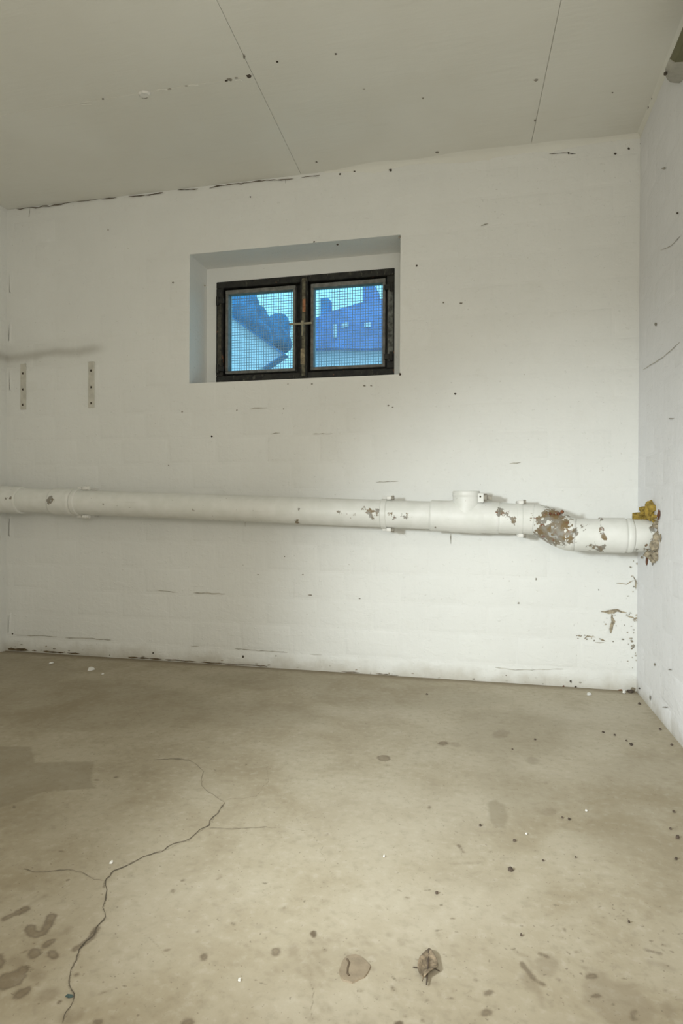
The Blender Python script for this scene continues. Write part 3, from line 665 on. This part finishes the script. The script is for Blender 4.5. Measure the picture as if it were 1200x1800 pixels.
# clamps with bolts
def clamp(px, py, bx):
    c = axis_at(X(px, py)); bxx = X(bx, py)
    cl = tube('clamp', [c + Vector((-.013, 0, 0)), c + Vector((-.011, 0, 0)), c + Vector((.011, 0, 0)), c + Vector((.013, 0, 0))], [R0 + .001, R0 + .005, R0 + .005, R0 + .001], dp, ring=.004)
    for s in (1, -1):
        bm = bmesh.new(); zc = c.z + s * (R0 + .009)
        addbox(bm, (bxx - .018, -SA - .022, zc - .008), (bxx + .004, -SA + .022, zc + .008), .003)
        addbox(bm, (c.x - .010, -SA + .008, zc - .006), (c.x + .010, -.0035, zc + .006), .001)
        lg = link('clamp_lug', frombm('clamp_lug', bm), M_white); child(lg, cl) if False else None
        lg.parent = cl; lg.matrix_parent_inverse = cl.matrix_parent_inverse.copy(); lg.matrix_parent_inverse = Matrix.Translation(-Vector(dp.location)) @ Matrix.Translation(dp.location)
        bm = bmesh.new(); addcyl(bm, (bxx + .003, -SA - .006, zc), (bxx + .014, -SA - .006, zc), .010, 6)
        bo = link('clamp_bolt', frombm('clamp_bolt', bm), M_greymort if px > 300 else M_white); bo.parent = cl
clamp(126, 882, 143); clamp(672, 905, 684); clamp(914, 913, 919)
# corroded offset bend, lower run, socket and stub into the right wall
A0 = axis_at(X(938)); B0 = onY(1010, 940, -SB)
path = []; rad = []
for i in range(15):
    t = i / 14; s = t * t * (3 - 2 * t); path.append(Vector((A0.x + (B0.x - A0.x) * t, A0.y + (B0.y - A0.y) * s, A0.z + (B0.z - A0.z) * s))); rad.append(R0 + .003 + .003 * math.sin(t * math.pi) + .003 * t)
tube('bend', path, rad, dp, ring=.006)
E0 = onY(1157, 942, -SB); E0 = Vector((W + .03, -SB, E0.z))
def low(px): x = onY(px, 941, -SB - .05).x; t = (x - B0.x) / (E0.x - B0.x); return B0.lerp(E0, t)
tube('pipe_run', [B0 - Vector((.01, 0, 0)), low(1060)], [.0645, .0645], dp)
tube('socket', [low(1055), low(1056.5), low(1101), low(1103), low(1104), low(1108), low(1114), low(1117)], [.063, .069, .069, .066, .064, .068, .067, .062], dp, ring=.004)
tube('pipe_stub', [low(1114), E0], [.0625, .0625], dp)
bm = bmesh.new()
for i in range(4):
    c = (low(960 + i * 6) if False else onY(966 + i * 7, 897 + abs(i - 3) * 2.2, -SB + .01)); r = random.uniform(.005, .009)
    bmesh.ops.create_icosphere(bm, subdivisions=1, radius=r, matrix=Matrix.Translation(c + Vector((0, -.015, random.uniform(-.012, .004)))))
child(link('rust_scab', frombm('rust_scab', bm), M_rust, smooth=True), dp)
# crumbling filler round the wall entry and the yellow foam on top
def lump(name, spots, mat, parent, amp=.35):
    bm = bmesh.new()
    for c, r in spots: bmesh.ops.create_icosphere(bm, subdivisions=2, radius=r, matrix=Matrix.Translation(c))
    for v in bm.verts: v.co += v.normal * amp * .06 * (noise.noise(v.co * 60) + .6 * noise.noise(v.co * 140))
    return child(link(name, frombm(name, bm), mat), parent)
def rw(px, py, out): p = onX(px, py); p.x = W - out; return p
lump('foam_filler', [(rw(1150, 893, .012), .022), (rw(1143, 905, .022), .020), (rw(1147, 884, .008), .012), (rw(1136, 908, .03), .016), (rw(1149, 903, .012), .020), (rw(1140, 897, .018), .014), (rw(1152, 911, .006), .014)], flat('yellow_foam', (.36, .25, .05), .9, var=.45, scale=70, bump=.6), dp)
lump('mortar_filler', [(rw(1156, 916 + i * 6, .001), .005 + .003 * (i % 2)) for i in range(11)] + [(rw(1148, 977, .006), .007), (rw(1152, 983, .002), .006)], M_mortar, dp, .5)
for x, y, a, b, m in ((1136, 985, 2, 9, M_rust), (1146, 990, 1.5, 5, M_greymort), (1128, 980, 3, 3, M_mortar), (1157, 905, 3, 10, M_rust), (1160, 945, 2, 8, M_mortar)): chip('right', x, y, a, b, m)
strip('back', [(792, 938), (792, 956)], 1.6, M_greymort, 'thin_streak', .2)  # short thin grey streaks on the wall just below the pipe
strip('back', [(431, 918), (431, 926)], 1.6, M_greymort, 'thin_streak', .1)

# ------------------------------------------------------------------ lamp in the corner under the ceiling (top right)
lp = empty('corner_lamp', (W - .03, -1.2, 2.2)); tag(lp, 'olive tinted strip lamp with grey end cap under ceiling at top right', 'lamp')
PROF = [(0, 2.185), (.052, 2.190), (.066, 2.203), (.052, 2.235), (.030, 2.27), (0, 2.29)]
def lampbody(name, ys, sc, mat):
    v = []; f = []; n = len(PROF)
    for y, s in zip(ys, sc):
        for d, z in PROF: v.append((W - .0005 - d * s, y, 2.25 + (z - 2.25) * (.5 + .5 * s)))
    for i in range(len(ys) - 1):
        for j in range(n - 1): f.append((i * n + j, i * n + j + 1, (i + 1) * n + j + 1, (i + 1) * n + j))
    f += [tuple(range(n)), tuple(reversed(range((len(ys) - 1) * n, len(ys) * n)))]
    bm2 = bmesh.new(); bv = [bm2.verts.new(p) for p in v]
    for q in f: bm2.faces.new([bv[i] for i in q])
    return child(link(name, frombm(name, bm2), mat), lp)
lampbody('diffuser', [-1.75, -.70], [1, 1], flat('olive_diffuser', (.135, .13, .06), .35, var=.08, bump=0))
lampbody('end_cap', [-.70, -.655, -.62, -.585, -.56], [1.04, 1.04, .92, .68, .3], flat('grey_cap', (.42, .41, .36), .5, var=.15))
lampbody('end_cap', [-1.86, -1.82, -1.75], [.5, 1.04, 1.04], flat('grey_cap_rear', (.42, .41, .36), .5, var=.15))
bm = bmesh.new(); q = onZ(1167, 128, 2.195); addcyl(bm, q + Vector((.004, 0, .0)), q + Vector((.004, 0, -.006)), .0055, 10); child(link('cap_screw', frombm('cap_screw', bm), M_gap), lp)

# ------------------------------------------------------------------ things lying on the floor
def crumb(name, px, py, rx, ry, h, mat, label, cat, group=None, ang=0.0):
    c = onZ(px, py, .001); dep = (c - CAM).dot(FW); s = dep / F; e = Vector((c.x, c.y, 0))
    bm = bmesh.new(); n = 8; lo = []; hi = []; sq = dep / .77                # foreshortening of the floor
    for i in range(n):
        a = 2 * math.pi * i / n; k = random.uniform(.5, 1.0)
        u, v = rx * s * math.cos(a) * k, min(ry * s * sq, rx * s * 1.6) * math.sin(a) * k
        u, v = u * math.cos(ang) - v * math.sin(ang), u * math.sin(ang) + v * math.cos(ang)
        lo.append(bm.verts.new((u, v, 0))); hi.append(bm.verts.new((u * .72, v * .72, h * random.uniform(.7, 1.2))))
    for i in range(n): bm.faces.new((lo[i], lo[(i + 1) % n], hi[(i + 1) % n], hi[i]))
    bm.faces.new(hi); bm.faces.new(lo[::-1])
    o = link(name, frombm(name, bm), mat); o.location = (c.x, c.y, .0008); return tag(o, label, cat, group)
M_grit = flat('dark_grit', (.10, .075, .055), .9, var=.4)
crumb('paint_flake', 160, 1177, 8, 4.5, .010, M_white, 'largest white paint flake on the floor by the left wall', 'paint flake', 'white flakes on the floor', .4)
crumb('paint_flake', 90, 1166, 4.5, 2.2, .006, M_white, 'small white paint flake nearest the left corner', 'paint flake', 'white flakes on the floor')
crumb('paint_flake', 180, 1185, 2.6, 1.6, .004, M_white, 'tiny white paint flake just right of the largest one', 'paint flake', 'white flakes on the floor')
crumb('paint_flake', 1035, 1221, 5, 3, .006, M_white, 'white paint flake at the foot of the wall below the bared joints', 'paint flake', 'white flakes on the floor')
crumb('paint_flake', 1096, 1217, 4, 3, .008, M_white, 'white paint flake in the lower right room corner', 'paint flake', 'white flakes on the floor')
for x, y, r, l in ((675, 1505, 3, 'white speck on the floor in the middle foreground'), (1030, 1425, 3, 'white speck on the floor towards the right wall'), (196, 1516, 4, 'white speck on the floor beside the crack fork'), (421, 1723, 4, 'white speck on the near floor left of the brown patch'), (925, 1466, 2.2, 'tiny white speck among grit on the right floor')):
    crumb('white_speck', x, y, r, r * .7, .003, M_white, l, 'speck', 'white specks on the floor')
crumb('black_chip', 897, 1529, 7, 3.2, .005, M_grit, 'black chip lying alone on the right half of the floor', 'chip')
crumb('black_chip', 916, 1644, 2.6, 2.4, .003, M_grit, 'tiny black chip on the near floor at right', 'chip')
for x, y, r in ((940, 1320 - 20, 2.6), (900, 1317, 2.2), (1060, 1287, 2.6), (1080, 1292, 2.8), (1101, 1302, 2.4), (1109, 1309, 4), (1160, 1282, 3), (1180, 1309, 2.8), (1124, 1237, 3.5), (1108, 1216, 6)):
    crumb('grit_crumb', x, y, r, r * .6, r * .0011, M_grit, 'tiny dark crumb of grit on the floor towards the right wall', 'grit', 'dark crumbs of grit')
for x, y, r in ((1178, 1457, 3), (1190, 1472, 5), (1188, 1510, 3.4), (1184, 1427, 3), (988, 1437, 2.4), (1000, 1440, 3.4), (904, 1478, 3.4), (844, 1451, 3), (767, 1570, 3.6), (1011, 1507, 2), (954, 1513, 2.4), (1105, 1621, 3)):
    crumb('grit_crumb', x, y, r, r * .6, r * .0011, M_grit, 'tiny dark crumb of grit on the open floor', 'grit', 'dark crumbs on the open floor')
crumb('grit_crumb', 750, 1220, 2.5, 1.6, .003, M_grit, 'lone dark crumb by the foot of the back wall below the inspection tee', 'grit')
crumb('glass_shard', 122, 1752, 10, 2.6, .003, flat('teal_shard', (.06, .10, .10), .3, var=.2), 'thin teal shard beside the floor crack at lower left', 'shard', None, .15)
# dried leaf: curled blade, midrib and two stalks
lc = onZ(750, 1697); lf = empty('dried_leaf', (lc.x, lc.y, 0)); tag(lf, 'dried brown leaf curled on the near floor', 'leaf')
v = []; f = []; NL, NW = 12, 6
for i in range(NL + 1):
    t = i / NL; wd = .0165 * (math.sin(math.pi * min(1, t * .86 + .14)) ** .8) * (1 if t < .55 else 1 - ((t - .55) / .45) ** 1.5 * .95)
    for j in range(NW + 1):
        u = (j / NW * 2 - 1); v.append((u * wd + .003 * math.sin(t * 5), .033 - t * .078 - .014 * u * u * (1 - t), .003 + .004 * abs(u) ** 1.6 + .003 * math.sin(t * 9 + u * 2) * (1 if abs(u) > .3 else .3) + .002))
for i in range(NL):
    for j in range(NW): q = i * (NW + 1) + j; f.append((q, q + 1, q + NW + 2, q + NW + 1))
me = mesh('blade', v, f); o = link('blade', me, flat('leaf_brown', (.27, .21, .14), .85, var=.5, scale=110, bump=.5), lf, True)
md = o.modifiers.new('thick', 'SOLIDIFY'); md.thickness = .001
bm = bmesh.new()
for a, b in (((.0, .032, .006), (.003, -.02, .007)), ((.003, -.02, .007), (.004, -.047, .003))): addcyl(bm, a, b, .0013, 6)
link('midrib', frombm('midrib', bm), M_grit, lf)
for a, b in (((.010, -.008, .004), (.022, -.011, .002)), ((-.012, -.013, .004), (-.022, -.012, .002))):
    bm = bmesh.new(); addcyl(bm, a, b, .0010, 6); link('stalk', frombm('stalk', bm), M_grit, lf)
# round dried brown patch with a lifted fold
pc = onZ(622, 1702); v = []; n = 22; e = empty('dried_patch', (pc.x, pc.y, 0)); tag(e, 'round dried brown film on the near floor left of the leaf', 'patch')
bm = bmesh.new(); lo = []; hi = []
for i in range(n):
    a = 2 * math.pi * i / n; r = .0258 * (1 + .07 * math.sin(3 * a + 1) + random.uniform(-.05, .05)); lo.append(bm.verts.new((r * math.cos(a), r * 1.25 * math.sin(a), -.001))); hi.append(bm.verts.new((r * .96 * math.cos(a), r * 1.2 * math.sin(a), .0016)))
for i in range(n): bm.faces.new((lo[i], lo[(i + 1) % n], hi[(i + 1) % n], hi[i]))
bm.faces.new(hi); link('film', frombm('film', bm), flat('brown_film', (.31, .25, .175), .7, var=.15, scale=60), e)
bm = bmesh.new(); pts = [(-.016, .016), (-.010, .008), (-.010, -.004), (-.008, -.016), (-.004, -.021)]
for a, b in zip(pts, pts[1:]): addcyl(bm, (*a, .0018), (*b, .0018), .0016, 6)
link('fold', frombm('fold', bm), flat('fold_brown', (.15, .11, .07)), e)

# ------------------------------------------------------------------ outdoors seen through the window
def ext(name, pts, Y, depth, mat, parent):
    """upright prism: outline measured at distance Y, extruded away by depth"""
    P = [onY(x, y, Y) for x, y in pts]; n = len(P); bm = bmesh.new()
    a = [bm.verts.new(p) for p in P]; b = [bm.verts.new(p + Vector((0, depth, 0))) for p in P]
    bm.faces.new(a); bm.faces.new(b[::-1])
    for i in range(n): bm.faces.new((a[i], a[(i + 1) % n], b[(i + 1) % n], b[i]))
    return child(link(name, frombm(name, bm), mat), parent)
M_pale = flat('pale_render', (.95, .85, .92), .9, var=.06, scale=3)
M_dusk = flat('slate_blue', (.13, .30, .58), .9, var=.25, scale=2)
M_dusk2 = flat('violet_slate', (.24, .34, .72), .9, var=.25, scale=2)
M_tree = flat('dark_foliage', (.07, .24, .46), .95, var=.35, scale=5, bump=0)
gnd = boxobj('ground', [((-30, T2, .6), (30, 45, 1.1))], flat('garden', (.18, .30, .22), .95, scale=4)); tag(gnd, 'garden ground outside the window', kind='structure')
h1 = empty('neighbour_house', (-3, 7, 1.1)); tag(h1, 'pale gabled house close outside the left window sash', 'house')
ext('gable_wall', [(340, 518), (400, 557), (470, 632), (470, 838), (300, 850), (300, 560)], 7.0, 4, M_pale, h1)
ext('gable_wall', [(300, 487), (400, 552), (498, 622), (494, 626), (462, 646), (420, 660), (300, 660)], 6.9, .1, M_pale, h1)
ext('verge_board', [(300, 485), (400, 551), (501, 622), (463, 648), (461, 646), (496, 623), (400, 554), (300, 489)], 6.8, .2, M_dusk, h1)
def tree(px, py, rpx, Y, label, seed):
    c = onY(px, py, Y); r = rpx * (Y - CAM.y) / F; t = empty('tree', (c.x, c.y, 1.1)); tag(t, label, 'tree', 'trees outside the window')
    rnd = random.Random(seed); bm = bmesh.new()
    for i in range(16):
        d = Vector((rnd.uniform(-1, 1), rnd.uniform(-.6, .6), rnd.uniform(-1, 1))) * r * .62; bmesh.ops.create_icosphere(bm, subdivisions=3, radius=r * rnd.uniform(.4, .62), matrix=Matrix.Translation(c + d))
    for v in bm.verts: v.co += v.normal * noise.noise(v.co * 2.2) * r * .22
    child(link('crown', frombm('crown', bm), M_tree, smooth=True), t)
    bm = bmesh.new(); addcyl(bm, (c.x, c.y, 1.0), (c.x, c.y, c.z), .16, 10, .1); child(link('trunk', frombm('trunk', bm), M_grit), t)
tree(408, 560, 66, 11.5, 'broad dark tree behind the pale gable outside the left sash', 1)
tree(465, 600, 46, 14.2, 'rounded dark tree against the sky at right of the left sash', 4)
tree(340, 530, 60, 19.5, 'dark tree at far left outside the window', 6)
h2 = empty('far_house', (0, 16, 1.1)); tag(h2, 'blue slate roofed house with chimney outside the right sash', 'house')
ext('roof', [(515, 590), (552, 560), (575, 549), (636, 531), (700, 520), (760, 560), (760, 612), (515, 612)], 16, 5, M_dusk2, h2)
ext('wall', [(520, 605), (750, 605), (750, 885), (520, 885)], 16.3, 4.4, M_pale, h2)
ext('chimney', [(563, 524), (577, 524), (577, 560), (563, 560)], 16.2, .5, M_dusk, h2)
ext('dormer', [(637, 492), (654, 492), (656, 535), (637, 535)], 16.2, 1.5, M_dusk2, h2)
for x in (600, 640): ext('roof_window', [(x, 568), (x + 12, 566), (x + 12, 574), (x, 576)], 15.96, .05, M_pale, h2)
ext('roof_window', [(586, 570), (592, 570), (592, 594), (586, 594)], 15.96, .05, M_pale, h2)
